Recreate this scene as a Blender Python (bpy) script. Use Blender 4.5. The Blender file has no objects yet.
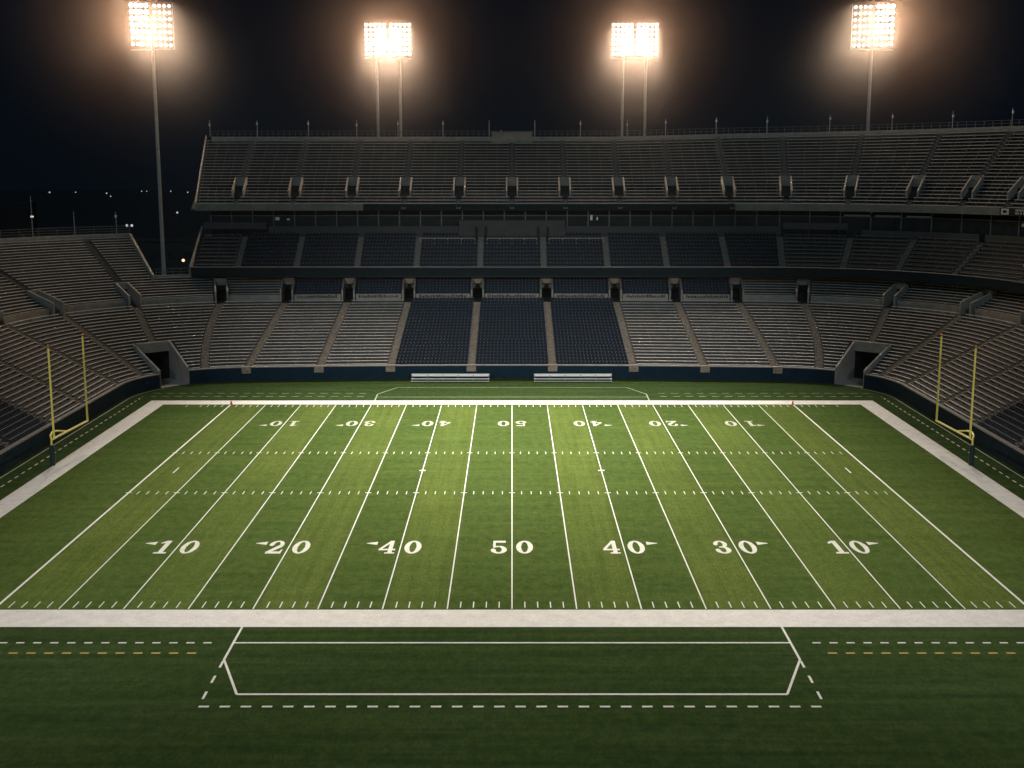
import bpy, math, random
from mathutils import Vector
random.seed(7)
R = math.radians
scene = bpy.context.scene
COL = scene.collection

# ------------------------------------------------------------------ camera
CAM_H = 32.0
cam_d = bpy.data.cameras.new("camera")
cam_d.sensor_width = 36.0
cam_d.lens = 36.0 * 1250 / 1024
cam_d.clip_start = 0.5
cam_d.clip_end = 5000
cam = bpy.data.objects.new("camera", cam_d)
cam.location = (0, 0, CAM_H)
cam.rotation_euler = (R(90 - 10.07), 0, 0)
COL.objects.link(cam)
scene.camera = cam

# ------------------------------------------------------------------ night sky
world = bpy.data.worlds.new("World")
scene.world = world
world.use_nodes = True
wn = world.node_tree.nodes
wl = world.node_tree.links
bg = wn["Background"]
tc = wn.new("ShaderNodeTexCoord")
sep = wn.new("ShaderNodeSeparateXYZ")
ramp = wn.new("ShaderNodeValToRGB")
wl.new(tc.outputs["Generated"], sep.inputs[0])
wl.new(sep.outputs[2], ramp.inputs[0])
ramp.color_ramp.elements[0].position = 0.0
ramp.color_ramp.elements[0].color = (0.0012, 0.0030, 0.0054, 1)
ramp.color_ramp.elements[1].position = 0.25
ramp.color_ramp.elements[1].color = (0.0011, 0.0033, 0.0066, 1)
wl.new(ramp.outputs[0], bg.inputs[0])
bg.inputs[1].default_value = 1.0

# faint added night fill (the one sun lamp), high behind the camera
night_fill_d = bpy.data.lights.new("night_fill", 'SUN')
night_fill_d.energy = 0.29
night_fill_d.angle = R(12)
night_fill_d.color = (0.55, 0.85, 1.0)
night_fill = bpy.data.objects.new("night_fill", night_fill_d)
night_fill.rotation_euler = (R(57), 0, R(-4))
COL.objects.link(night_fill)

scene.view_settings.view_transform = 'Standard'
scene.view_settings.look = 'None'
scene.view_settings.exposure = 0.0
scene.view_settings.gamma = 1.0
scene.view_settings.use_curve_mapping = False
scene.render.engine = 'CYCLES'
scene.cycles.use_denoising = True
scene.cycles.max_bounces = 5
scene.cycles.diffuse_bounces = 3
scene.cycles.volume_bounces = 0
scene.cycles.sample_clamp_indirect = 4.0
scene.cycles.use_adaptive_sampling = False

FLOOD = (1.0, 0.94, 0.80)
GLOW_W = 0.014e6
BEAM_W = 0.0142e6
NEAR_W = 0.50e6
SPREAD = 44

# ------------------------------------------------------------------ materials
def new_mat(name):
    m = bpy.data.materials.new(name)
    m.use_nodes = True
    return m, m.node_tree.nodes, m.node_tree.links, m.node_tree.nodes["Principled BSDF"]

def surf(name, c1, c2=None, scale=1.5, rough=0.8, metal=0.0, detail=6.0, stretch=(1, 1, 1), bump=0.0, spec=0.4):
    m, n, l, b = new_mat(name)
    b.inputs["Roughness"].default_value = rough
    b.inputs["Metallic"].default_value = metal
    b.inputs["Specular IOR Level"].default_value = spec
    if c2 is None:
        c2 = tuple(x * 0.72 for x in c1)
    t = n.new("ShaderNodeTexCoord")
    mp = n.new("ShaderNodeMapping")
    mp.inputs["Scale"].default_value = stretch
    l.new(t.outputs["Object"], mp.inputs[0])
    no = n.new("ShaderNodeTexNoise")
    no.inputs["Scale"].default_value = scale
    no.inputs["Detail"].default_value = detail
    no.inputs["Roughness"].default_value = 0.65
    l.new(mp.outputs[0], no.inputs["Vector"])
    r = n.new("ShaderNodeValToRGB")
    r.color_ramp.elements[0].position = 0.32
    r.color_ramp.elements[1].position = 0.68
    r.color_ramp.elements[0].color = (*c2, 1)
    r.color_ramp.elements[1].color = (*c1, 1)
    l.new(no.outputs[0], r.inputs[0])
    l.new(r.outputs[0], b.inputs["Base Color"])
    if bump:
        bp = n.new("ShaderNodeBump")
        bp.inputs["Strength"].default_value = bump
        l.new(no.outputs[0], bp.inputs["Height"])
        l.new(bp.outputs[0], b.inputs["Normal"])
    return m

def glow(name, c, s):
    m, n, l, b = new_mat(name)
    b.inputs["Base Color"].default_value = (0.7, 0.7, 0.7, 1)
    b.inputs["Emission Color"].default_value = (*c, 1)
    b.inputs["Emission Strength"].default_value = s
    m.cycles.emission_sampling = 'NONE'
    return m

M = {}
M['concrete'] = surf('concrete', (0.32, 0.30, 0.275), (0.22, 0.205, 0.19), 0.9)
M['tread'] = surf('terrace_concrete', (0.095, 0.093, 0.09), (0.060, 0.059, 0.058), 0.7)
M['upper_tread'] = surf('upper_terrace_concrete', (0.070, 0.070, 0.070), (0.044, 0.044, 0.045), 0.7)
M['stair'] = surf('stair_concrete', (0.36, 0.30, 0.24), (0.13, 0.11, 0.09), 3.5)  # strong dark mottling imitates the shading of the steps in the colour
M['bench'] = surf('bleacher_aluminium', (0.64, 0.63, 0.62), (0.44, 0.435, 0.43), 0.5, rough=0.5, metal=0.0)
M['shaded_bench'] = surf('shaded_bleacher', (0.19, 0.20, 0.205), (0.12, 0.128, 0.132), 0.5, rough=0.6)  # bleachers darkened so the middle deck's shade is in their colour
M['seat'] = surf('navy_seat_plastic', (0.007, 0.022, 0.045), (0.005, 0.015, 0.032), 1.2, rough=0.6, spec=0.12)
M['arm'] = surf('seat_arm_grey', (0.42, 0.44, 0.48), None, 2.0, rough=0.5)
M['navy'] = surf('navy_wall_paint', (0.006, 0.026, 0.045), (0.004, 0.018, 0.032), 0.8, rough=0.8, spec=0.1)
M['fascia'] = surf('dark_fascia', (0.012, 0.024, 0.032), (0.008, 0.016, 0.022), 0.5, rough=0.8, spec=0.08)
M['paleface'] = surf('pale_fascia', (0.22, 0.215, 0.205), (0.15, 0.146, 0.14), 0.5)
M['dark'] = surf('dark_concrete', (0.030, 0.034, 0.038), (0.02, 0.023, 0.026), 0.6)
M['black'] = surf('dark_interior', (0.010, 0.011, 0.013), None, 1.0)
M['aisle'] = surf('upper_stair_concrete', (0.17, 0.165, 0.16), (0.11, 0.108, 0.105), 2.0)
M['bright_floor'] = surf('ramp_concrete', (0.45, 0.43, 0.40), (0.33, 0.315, 0.29), 1.0)
M['dimface'] = surf('shaded_suite_panel', (0.060, 0.066, 0.068), (0.042, 0.047, 0.050), 0.5)  # darker copy of the pale fascia, shade between the decks painted in
M['steel'] = surf('galvanised_steel', (0.50, 0.48, 0.46), (0.36, 0.35, 0.34), 1.5, rough=0.55)
M['rail'] = surf('rail_steel', (0.16, 0.17, 0.18), (0.10, 0.11, 0.12), 2.0, rough=0.5)
M['yellow'] = surf('goalpost_yellow', (0.96, 0.80, 0.20), (0.92, 0.74, 0.16), 1.0, rough=0.35)
M['ribbon'] = surf('ribbon_orange', (0.65, 0.10, 0.02), None, 3.0)
M['pad'] = surf('pad_navy', (0.010, 0.028, 0.038), (0.007, 0.02, 0.028), 3.0, rough=0.5)
M['white_metal'] = surf('white_bench_paint', (0.90, 0.90, 0.89), (0.80, 0.80, 0.79), 1.0, rough=0.4)
M['orange'] = surf('pylon_orange', (0.75, 0.22, 0.03), None, 2.0)
M['letter'] = surf('faded_lettering', (0.055, 0.05, 0.045), (0.03, 0.028, 0.026), 3.0)
M['sign_white'] = surf('sign_white', (0.62, 0.62, 0.62), (0.5, 0.5, 0.5), 2.0)
M['lamp'] = glow('floodlight_lens', (1.0, 0.93, 0.80), 2.6)
M['lamp_hot'] = glow('floodlight_lens_hot', (1.0, 0.95, 0.86), 140.0)
M['lamp_housing'] = surf('lamp_housing', (0.34, 0.33, 0.31), None, 2.0, rough=0.5)
M['cold_lamp'] = glow('cold_street_lamp', (0.85, 0.93, 1.0), 0.55)
M['warm_lamp'] = glow('warm_globe_lamp', (1.0, 0.66, 0.32), 1.6)
M['lit'] = glow('lit_suite_window', (0.80, 0.86, 0.90), 0.02)
M['dim'] = glow('dim_suite_window', (0.55, 0.75, 0.85), 0.004)

def glass_mat():
    m, n, l, b = new_mat('suite_glass')
    b.inputs["Base Color"].default_value = (0.012, 0.020, 0.026, 1)
    b.inputs["Roughness"].default_value = 0.08
    b.inputs["Specular IOR Level"].default_value = 0.6
    t = n.new("ShaderNodeTexCoord")
    no = n.new("ShaderNodeTexNoise")
    no.inputs["Scale"].default_value = 0.6
    l.new(t.outputs["Object"], no.inputs["Vector"])
    r = n.new("ShaderNodeValToRGB")
    r.color_ramp.elements[0].color = (0.006, 0.011, 0.016, 1)
    r.color_ramp.elements[1].color = (0.035, 0.045, 0.052, 1)
    l.new(no.outputs[0], r.inputs[0])
    l.new(r.outputs[0], b.inputs["Base Color"])
    return m
M['glass'] = glass_mat()

YD = 4.706          # metres between two painted yard lines

def grass_mat(name, striped):
    m, n, l, b = new_mat(name)
    b.inputs["Roughness"].default_value = 0.9
    b.inputs["Specular IOR Level"].default_value = 0.0
    b.inputs["Sheen Weight"].default_value = 0.07 if striped else 0.03
    b.inputs["Sheen Roughness"].default_value = 0.45
    b.inputs["Sheen Tint"].default_value = (0.75, 0.80, 0.20, 1)
    t = n.new("ShaderNodeTexCoord")
    sp = n.new("ShaderNodeSeparateXYZ")
    l.new(t.outputs["Object"], sp.inputs[0])
    def math_(op, a, bv=None):
        q = n.new("ShaderNodeMath")
        q.operation = op
        for i, v in enumerate((a, bv)):
            if v is None:
                continue
            if isinstance(v, (int, float)):
                q.inputs[i].default_value = v
            else:
                l.new(v, q.inputs[i])
        return q.outputs[0]
    def noise(scale, stretch, detail=5.0, rough=0.6):
        mp = n.new("ShaderNodeMapping")
        mp.inputs["Scale"].default_value = stretch
        l.new(t.outputs["Object"], mp.inputs[0])
        q = n.new("ShaderNodeTexNoise")
        q.inputs["Scale"].default_value = scale
        q.inputs["Detail"].default_value = detail
        q.inputs["Roughness"].default_value = rough
        l.new(mp.outputs[0], q.inputs["Vector"])
        return q.outputs[0]
    def mix(f, c1, c2, blend='MIX'):
        q = n.new("ShaderNodeMix")
        q.data_type = 'RGBA'
        q.blend_type = blend
        if isinstance(f, float):
            q.inputs[0].default_value = f
        else:
            l.new(f, q.inputs[0])
        for i, c in ((6, c1), (7, c2)):
            if isinstance(c, tuple):
                q.inputs[i].default_value = (*c, 1)
            else:
                l.new(c, q.inputs[i])
        return q.outputs[2]
    def ramp2(f, p0, p1, v0=0.0, v1=1.0):
        q = n.new("ShaderNodeMapRange")
        l.new(f, q.inputs[0])
        q.inputs[1].default_value = p0
        q.inputs[2].default_value = p1
        q.inputs[3].default_value = v0
        q.inputs[4].default_value = v1
        return q.outputs[0]
    if striped:
        wob = math_('MULTIPLY', math_('SUBTRACT', noise(0.25, (1, .3, 1)), 0.5), 0.5)
        ax = math_('MINIMUM', math_('ADD', math_('ABSOLUTE', sp.outputs[0]), wob), 8.45 * YD)
        fr = math_('FRACT', math_('DIVIDE', ax, 2 * YD))
        st = math_('SUBTRACT', ramp2(fr, 0.47, 0.53), ramp2(fr, 0.96, 1.0))
        amt = noise(0.06, (1, 1, 1), 2.0)
        st = math_('MULTIPLY', st, ramp2(amt, 0.3, 0.7, 0.35, 1.0))
        col = mix(st, (0.032, 0.074, 0.021), (0.118, 0.160, 0.038))
        streak = noise(1.0, (1.6, 0.045, 1), 5.0, 0.7)       # mowing streaks along the yard lines
        col = mix(ramp2(streak, 0.42, 0.66, 0.0, 0.55), col, (0.022, 0.050, 0.011))
        bands = noise(1.0, (0.04, 0.55, 1), 4.0, 0.6)         # and across them
        col = mix(ramp2(bands, 0.4, 0.75, 0.0, 0.35), col, (0.140, 0.185, 0.044))
    else:
        band = noise(1.0, (0.05, 0.8, 1), 5.0, 0.65)
        col = mix(ramp2(band, 0.3, 0.7), (0.008, 0.030, 0.013), (0.046, 0.074, 0.029))
    big = noise(0.12, (1, 1, 1), 6.0, 0.62)
    col = mix(ramp2(big, 0.35, 0.7, 0.0, 0.5), col, (0.024, 0.052, 0.011))
    mid = noise(1.3, (1, 0.6, 1), 6.0, 0.75)
    col = mix(ramp2(mid, 0.4, 0.75, 0.0, 0.45 if striped else 0.22), col, (0.150, 0.190, 0.055))
    fine = noise(6.0, (1, 0.35, 1), 4.0, 0.8)
    col = mix(ramp2(fine, 0.45, 0.68, 0.0, 0.55), col, (0.012, 0.030, 0.007))
    l.new(col, b.inputs["Base Color"])
    bp = n.new("ShaderNodeBump")
    bp.inputs["Strength"].default_value = 0.35
    bp.inputs["Distance"].default_value = 0.08
    l.new(fine, bp.inputs["Height"])
    l.new(bp.outputs[0], b.inputs["Normal"])
    return m
M['grass'] = grass_mat('mown_turf', True)
M['surround'] = grass_mat('surround_turf', False)

def paint_mat(name, c, wear):
    m, n, l, b = new_mat(name)
    b.inputs["Roughness"].default_value = 0.85
    b.inputs["Specular IOR Level"].default_value = 0.2
    t = n.new("ShaderNodeTexCoord")
    a = n.new("ShaderNodeTexNoise")
    a.inputs["Scale"].default_value = 0.9
    a.inputs["Detail"].default_value = 8
    a.inputs["Roughness"].default_value = 0.7
    l.new(t.outputs["Object"], a.inputs["Vector"])
    r = n.new("ShaderNodeValToRGB")
    r.color_ramp.elements[0].position = 0.30
    r.color_ramp.elements[1].position = 0.62
    r.color_ramp.elements[0].color = (*[x * wear for x in c], 1)
    r.color_ramp.elements[1].color = (*c, 1)
    l.new(a.outputs[0], r.inputs[0])
    f = n.new("ShaderNodeTexNoise")         # grass blades showing through thin paint
    f.inputs["Scale"].default_value = 5.0
    f.inputs["Detail"].default_value = 6
    f.inputs["Roughness"].default_value = 0.8
    l.new(t.outputs["Object"], f.inputs["Vector"])
    mr = n.new("ShaderNodeMapRange")
    l.new(f.outputs[0], mr.inputs[0])
    mr.inputs[1].default_value = 0.50
    mr.inputs[2].default_value = 0.72
    mr.inputs[4].default_value = 0.45
    mx = n.new("ShaderNodeMix")
    mx.data_type = 'RGBA'
    l.new(mr.outputs[0], mx.inputs[0])
    l.new(r.outputs[0], mx.inputs[6])
    mx.inputs[7].default_value = (0.20, 0.24, 0.13, 1)
    l.new(mx.outputs[2], b.inputs["Base Color"])
    return m
M['line'] = paint_mat('white_line_paint', (0.78, 0.78, 0.74), 0.85)
M['border'] = paint_mat('border_paint', (0.78, 0.74, 0.72), 0.78)
M['number'] = paint_mat('number_paint', (0.70, 0.69, 0.62), 0.8)
M['far_number'] = paint_mat('worn_number_paint', (0.46, 0.47, 0.38), 0.7)
M['faint'] = paint_mat('worn_line_paint', (0.40, 0.42, 0.34), 0.5)
M['gold'] = paint_mat('gold_line_paint', (0.52, 0.36, 0.08), 0.8)
M['ground'] = surf('asphalt', (0.026, 0.032, 0.038), None, 0.2)

# ------------------------------------------------------------------ mesh helpers
class MB:
    def __init__(self):
        self.v, self.f, self.mi, self.mats = [], [], [], []
    def mat(self, m):
        if m not in self.mats:
            self.mats.append(m)
        return self.mats.index(m)
    def face(self, pts, m):
        k = len(self.v)
        self.v += [tuple(p) for p in pts]
        self.f.append(tuple(range(k, k + len(pts))))
        self.mi.append(self.mat(m))
    def prism(self, a, b, m, caps=True):
        """a, b: two matching closed rings of points."""
        k, n = len(self.v), len(a)
        self.v += [tuple(p) for p in a] + [tuple(p) for p in b]
        i = self.mat(m)
        for j in range(n):
            q = (j + 1) % n
            self.f.append((k + j, k + q, k + n + q, k + n + j)); self.mi.append(i)
        if caps:
            self.f.append(tuple(range(k, k + n))[::-1]); self.mi.append(i)
            self.f.append(tuple(range(k + n, k + 2 * n))); self.mi.append(i)
    def box(self, x0, x1, y0, y1, z0, z1, m):
        a = [(x0, y0, z0), (x1, y0, z0), (x1, y1, z0), (x0, y1, z0)]
        self.prism(a, [(x, y, z1) for x, y, z in a], m)
    def tube(self, p, q, r0, r1, m, n=10):
        p, q = Vector(p), Vector(q)
        ax = (q - p).normalized()
        u = ax.orthogonal().normalized()
        w = ax.cross(u)
        ring = [(math.cos(2 * math.pi * i / n), math.sin(2 * math.pi * i / n)) for i in range(n)]
        self.prism([p + (u * c + w * s) * r0 for c, s in ring], [q + (u * c + w * s) * r1 for c, s in ring], m)
    def pipe(self, pts, r, m, n=10):
        for a, b in zip(pts, pts[1:]):
            self.tube(a, b, r, r, m, n)
    def build(self, name, parent=None, recalc=False):
        me = bpy.data.meshes.new(name)
        me.from_pydata(self.v, [], self.f)
        for m in self.mats:
            me.materials.append(M[m])
        me.polygons.foreach_set("material_index", self.mi)
        me.update()
        o = bpy.data.objects.new(name, me)
        COL.objects.link(o)
        if parent is not None:
            o.parent = parent
        return o

def tag(o, label=None, cat=None, group=None, kind=None):
    for k, v in (("label", label), ("category", cat), ("group", group), ("kind", kind)):
        if v:
            o[k] = v
    return o

def thing(name, label, cat, loc=(0, 0, 0), rz=0.0, group=None):
    o = bpy.data.objects.new(name, None)
    o.location = loc
    o.rotation_euler = (0, 0, rz)
    o.empty_display_size = 0.5
    COL.objects.link(o)
    return tag(o, label, cat, group)

def copy_tree(o, loc, rz=0.0, parent=None):
    c = o.copy()
    COL.objects.link(c)
    if parent is None:
        c.location = loc
        c.rotation_euler = (0, 0, rz)
    else:
        c.parent = parent
    for ch in list(o.children):
        copy_tree(ch, None, 0, c)
    return c

# ------------------------------------------------------------------ plan curves of the stands
PH0 = 0.1002
def lower_path(s, d):
    """plan point of the lower bowl: s runs along the field wall, d outwards from it"""
    a = abs(s)
    w = 1.0 if a < 56 else max(0.0, 1 - (a - 56) / 19.0)
    u = a * (1 - (0.0075 + 0.0022 * min(1, max(0, (a - 40) / 14))) * min(max(d, 0), 16) * w)
    if u <= 40:
        ph = u / 400
        x, y = (400 + d) * math.sin(ph), -215 + (400 + d) * math.cos(ph)
    else:
        cx, cy = 38.5, 168.05
        ph = PH0 + (u - 40) / 40
        if ph <= math.pi / 2:
            x, y = cx + (15 + d) * math.sin(ph), cy + (15 + d) * math.cos(ph)
        else:
            x, y = cx + 15 + d, cy - (u - 40 - (math.pi / 2 - PH0) * 40)
    return (math.copysign(x, s) if s else 0.0), y

def deck_path(s, d):
    """plan point of the two upper tiers: straight to the left, curving round on the right"""
    if s <= 40:
        return s, 185 + d
    ph = (s - 40) / 40
    if ph <= math.pi / 2:
        return 40 + (15 + d) * math.sin(ph), 170 + (15 + d) * math.cos(ph)
    return 55 + d, 170 - (s - 40 - math.pi / 2 * 40)

def per_s(path, s, d):
    a, b = path(s - .1, d), path(s + .1, d)
    return max(0.2, math.hypot(a[0] - b[0], a[1] - b[1]) / .2)

def curve_steps(s0, s1):
    lo, hi = min(abs(s0), abs(s1)), max(abs(s0), abs(s1))
    if s0 * s1 < 0:
        lo = 0
    k = 1 if hi <= 40 else max(1, int(math.ceil((s1 - s0) / 3.0)))
    if hi <= 40:
        k = max(1, int(math.ceil((s1 - s0) / 8.0)))
    return k

def sweep(mb, path, s0, s1, prof, m, closed=False, steps=None):
    """extrude a (d, z) profile along the plan curve"""
    k = steps or curve_steps(s0, s1)
    rings = []
    for i in range(k + 1):
        s = s0 + (s1 - s0) * i / k
        r = []
        for d, z in prof:
            x, y = path(s, d)
            r.append((x, y, z(s) if callable(z) else z))
        rings.append(r)
    base = len(mb.v)
    n = len(prof)
    for r in rings:
        mb.v += r
    mi = mb.mat(m)
    for i in range(k):
        for j in range(n if closed else n - 1):
            q = (j + 1) % n
            mb.f.append((base + i * n + j, base + i * n + q, base + (i + 1) * n + q, base + (i + 1) * n + j))
            mb.mi.append(mi)
    if closed:
        mb.f.append(tuple(base + j for j in range(n))[::-1]); mb.mi.append(mi)
        mb.f.append(tuple(base + k * n + j for j in range(n))); mb.mi.append(mi)

def rect(d0, d1, z0, z1):
    return [(d0, z0), (d1, z0), (d1, z1), (d0, z1)]

def frame_at(path, s, d):
    """origin, along, outward vectors in plan"""
    p = Vector((*path(s, d), 0))
    q = Vector((*path(s, d + .5), 0))
    out = (q - p).normalized()
    al = Vector((out.y, -out.x, 0))
    return p, al, out

def vomitory(name, parent, path, s, d0, d1, zfl, ztop0, ztop1, hw, wall, open_h, mat='concrete', back=3.0, lint=0.4, splay=0.0):
    """a walled stair mouth cut into the rake, with a dark passage behind it"""
    p, al, out = frame_at(path, s, d0)
    def P(a, d, z):
        a += math.copysign(splay * min(1.0, (d - d0) / (d1 - d0)), a) if a else 0
        v = p + al * a + out * (d - d0)
        return (v.x, v.y, z)
    mb = MB()
    for sg in (-1, 1):
        a0, a1 = sorted((sg * hw, sg * (hw + wall)))
        ring = [(d0, zfl), (d1, zfl), (d1, ztop1), (d0, ztop0)]
        mb.prism([P(a0, d, z) for d, z in ring], [P(a1, d, z) for d, z in ring], mat)
    o = mb.build(name, parent)
    lb = MB()
    ring = [(-hw + .003, d1 - lint), (hw - .003, d1 - lint), (hw - .003, d1), (-hw + .003, d1)]
    lb.prism([P(a, d, zfl + open_h) for a, d in ring], [P(a, d, ztop1 - .02) for a, d in ring], mat)
    lb.build('lintel', o)
    db = MB()
    h = zfl + open_h + .01
    e = d1 + back
    a = hw - .004
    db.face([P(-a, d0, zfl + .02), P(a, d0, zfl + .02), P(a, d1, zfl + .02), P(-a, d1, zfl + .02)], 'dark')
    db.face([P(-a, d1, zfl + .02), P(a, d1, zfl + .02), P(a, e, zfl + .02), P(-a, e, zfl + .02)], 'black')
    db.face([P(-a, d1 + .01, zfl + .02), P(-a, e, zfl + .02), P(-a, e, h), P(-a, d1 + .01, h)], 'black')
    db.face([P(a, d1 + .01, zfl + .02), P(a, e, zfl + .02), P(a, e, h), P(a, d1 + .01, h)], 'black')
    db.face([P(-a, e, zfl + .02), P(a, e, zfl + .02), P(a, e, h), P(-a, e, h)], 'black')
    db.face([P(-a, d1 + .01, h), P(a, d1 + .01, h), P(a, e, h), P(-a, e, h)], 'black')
    db.build('passage', o)
    return o

def seat_mesh():
    mb = MB()
    # pan, curved back of two slabs, grey arm post on one side
    mb.prism([(-.22, -.20, .40), (.22, -.20, .40), (.22, .18, .37), (-.22, .18, .37)],
             [(-.22, -.20, .45), (.22, -.20, .45), (.22, .18, .42), (-.22, .18, .42)], 'seat')
    mb.prism([(-.21, .17, .42), (.21, .17, .42), (.21, .22, .42), (-.21, .22, .42)],
             [(-.22, .24, .66), (.22, .24, .66), (.22, .28, .66), (-.22, .28, .66)], 'seat')
    mb.prism([(-.22, .24, .66), (.22, .24, .66), (.22, .28, .66), (-.22, .28, .66)],
             [(-.18, .29, .84), (.18, .29, .84), (.18, .32, .84), (-.18, .32, .84)], 'seat')
    mb.box(.215, .295, -.10, .16, .74, .80, 'arm')
    mb.box(.24, .27, .10, .15, .50, .74, 'seat')
    mb.box(.24, .27, .14, .19, .0, .56, 'seat')
    mb.v = [(x, y * .8, z * .8) for x, y, z in mb.v]
    return mb
SEAT = seat_mesh()
_tmp = SEAT.build('seat')
SEAT_MESH = _tmp.data
bpy.data.objects.remove(_tmp)

def append_mesh(dst, src, loc, rz):
    c, s = math.cos(rz), math.sin(rz)
    k = len(dst.v)
    dst.v += [(loc[0] + x * c - y * s, loc[1] + x * s + y * c, loc[2] + z) for x, y, z in src.v]
    mm = [dst.mat(m) for m in src.mats]
    dst.f += [tuple(i + k for i in f) for f in src.f]
    dst.mi += [mm[i] for i in src.mi]

PITCH = R(10.07)
def seen(x, y, z):
    """rough share of the frame: (in frame?, distance)"""
    dep = y * math.cos(PITCH) + (CAM_H - z) * math.sin(PITCH)
    if dep < 5:
        return False, 1e9
    return abs(x / dep) < 0.40, dep

def tier(parent, path, aisles, rows, style, gap, tread_mat, bench_mat='bench'):
    """rows: list of (row index, d, z, tread, rise, s_lo, s_hi).  gap(k, d): half width in metres left free at aisle k.
    style(i): 'bench' or 'seat' for section i."""
    benches, seats = [], []
    n = len(aisles) - 1
    for i in range(n):
        sec = MB()
        any_row = False
        for ri, d, z, td, rs, lo, hi in rows:
            st = style(i, ri)
            dm = d + td / 2
            s0 = aisles[i] + (gap(i, dm) / per_s(path, aisles[i], dm) if gap(i, dm) else 0)
            s1 = aisles[i + 1] - (gap(i + 1, dm) / per_s(path, aisles[i + 1], dm) if gap(i + 1, dm) else 0)
            s0, s1 = max(s0, lo), min(s1, hi)
            if s1 - s0 < 0.8:
                continue
            any_row = True
            sweep(sec, path, s0, s1, [(d, z - rs), (d, z), (d + td, z)], tread_mat)
            if st == 'bench':
                b = MB()
                in0, in1 = s0 + .12 / per_s(path, s0, d), s1 - .12 / per_s(path, s1, d)
                sweep(b, path, in0, in1, rect(d + td * .42, d + td * .42 + .24, z + td * .40, z + td * .40 + .06), bench_mat, True)
                k = max(2, int((in1 - in0) * per_s(path, (s0 + s1) / 2, d) / 2.4))
                for j in range(k + 1):
                    sj = in0 + (in1 - in0) * (0.03 + .94 * j / k)
                    wj = .035 / per_s(path, sj, d)
                    sweep(b, path, sj - wj, sj + wj, rect(d + td * .42 + .04, d + td * .42 + .20, z, z + td * .40), 'rail', True, 1)
                mx, my = path((s0 + s1) / 2, d)
                ok, dep = seen(mx, my, z)
                benches.append((-(s1 - s0) * per_s(path, (s0 + s1) / 2, d) / dep if ok else 0, b))
            else:
                L = (s1 - s0) * per_s(path, (s0 + s1) / 2, dm)
                k = int((L - .1) / .53)
                for j in range(k):
                    sj = s0 + (s1 - s0) * (j + .5) / k
                    p, al, out = frame_at(path, sj, d + td * .55)
                    rz = math.atan2(al.y, al.x)
                    ok, dep = seen(p.x, p.y, z)
                    seats.append((dep if ok else 1e9, (p.x, p.y, z), rz))
        if any_row:
            sec.build('seating_section', parent)
    benches.sort(key=lambda t: t[0])
    for _, b in benches[:100]:
        b.build('bench', parent)
    if len(benches) > 100:
        rest = MB()
        for _, b in benches[100:]:
            append_mesh(rest, b, (0, 0, 0), 0)
        tag(rest.build('far_benches', parent), kind='stuff')
    seats.sort(key=lambda t: t[0])
    for dep, loc, rz in seats[:100]:
        o = bpy.data.objects.new('seat', SEAT_MESH)
        o.location = loc
        o.rotation_euler = (0, 0, rz)
        o.parent = parent
        COL.objects.link(o)
    if len(seats) > 100:
        rest = MB()
        for dep, loc, rz in seats[100:]:
            append_mesh(rest, SEAT, loc, rz)
        tag(rest.build('far_seats', parent), kind='stuff')

def stairs(parent, path, s, rows, hw, mat='stair', name='aisle_stairs', foot=None, skip=None):
    mb = MB()
    for ri, d, z, td, rs, lo, hi in rows:
        if not (lo <= s <= hi) or (skip and skip(d)):
            continue
        for k in (0, 1):
            dd, zz = d - td / 2 + k * td / 2, z - rs / 2 + k * rs / 2
            w = hw / per_s(path, s, dd)
            sweep(mb, path, s - w, s + w, [(dd, zz - rs / 2), (dd, zz), (dd + td / 2, zz)], mat, False, 1)
        # kerb plates closing the sides
        for sg in (-1, 1):
            w = hw / per_s(path, s, d)
            e = s + sg * w
            sweep(mb, path, e - .02, e + .02, rect(d - td / 2, d + td / 2, z - rs, z + .06), mat, True, 1)
    if foot:
        d0, d1, z0, z1, fw = foot
        w = fw / per_s(path, s, 0)
        sweep(mb, path, s - w, s + w, rect(d0, d1, z0, z1), mat, True, 1)
    if mb.f:
        return mb.build(name, parent)

def railing(mb, path, s0, s1, d, z, h, every=2.0, bars=2, r=.035, m='rail'):
    k = max(1, int(round((s1 - s0) * per_s(path, (s0 + s1) / 2, d) / every)))
    for j in range(1, bars + 1):
        hz = h * j / bars
        if callable(z):
            prof = [(d - r, (lambda s, q=hz: z(s) + q - r)), (d + r, (lambda s, q=hz: z(s) + q - r)), (d + r, (lambda s, q=hz: z(s) + q + r)), (d - r, (lambda s, q=hz: z(s) + q + r))]
        else:
            prof = rect(d - r, d + r, z + hz - r, z + hz + r)
        sweep(mb, path, s0, s1, prof, m, True)
    for j in range(k + 1):
        s = s0 + (s1 - s0) * j / k
        x, y = path(s, d)
        zz = z(s) if callable(z) else z
        mb.box(x - r, x + r, y - r, y + r, zz, zz + h, m)

# ------------------------------------------------------------------ ground and turf
g = MB()
g.face([(-1500, -300, -.12), (1500, -300, -.12), (1500, 1500, -.12), (-1500, 1500, -.12)], 'ground')
tag(g.build('ground'), kind='structure')
g = MB()
g.face([(-62, 15, 0), (62, 15, 0), (62, 190, 0), (-62, 190, 0)], 'surround')
tag(g.build('grass_surround'), kind='structure')
XE0, XE1 = 46.7, 49.1
Y0, Y1 = 86.6, 164.1
g = MB()
g.face([(-XE0, Y0, .012), (XE0, Y0, .012), (XE0, Y1, .012), (-XE0, Y1, .012)], 'grass')
tag(g.build('playing_field'), kind='structure')

def flat(mb, x0, x1, y0, y1, z, m):
    mb.face([(x0, y0, z), (x1, y0, z), (x1, y1, z), (x0, y1, z)], m)

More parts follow.
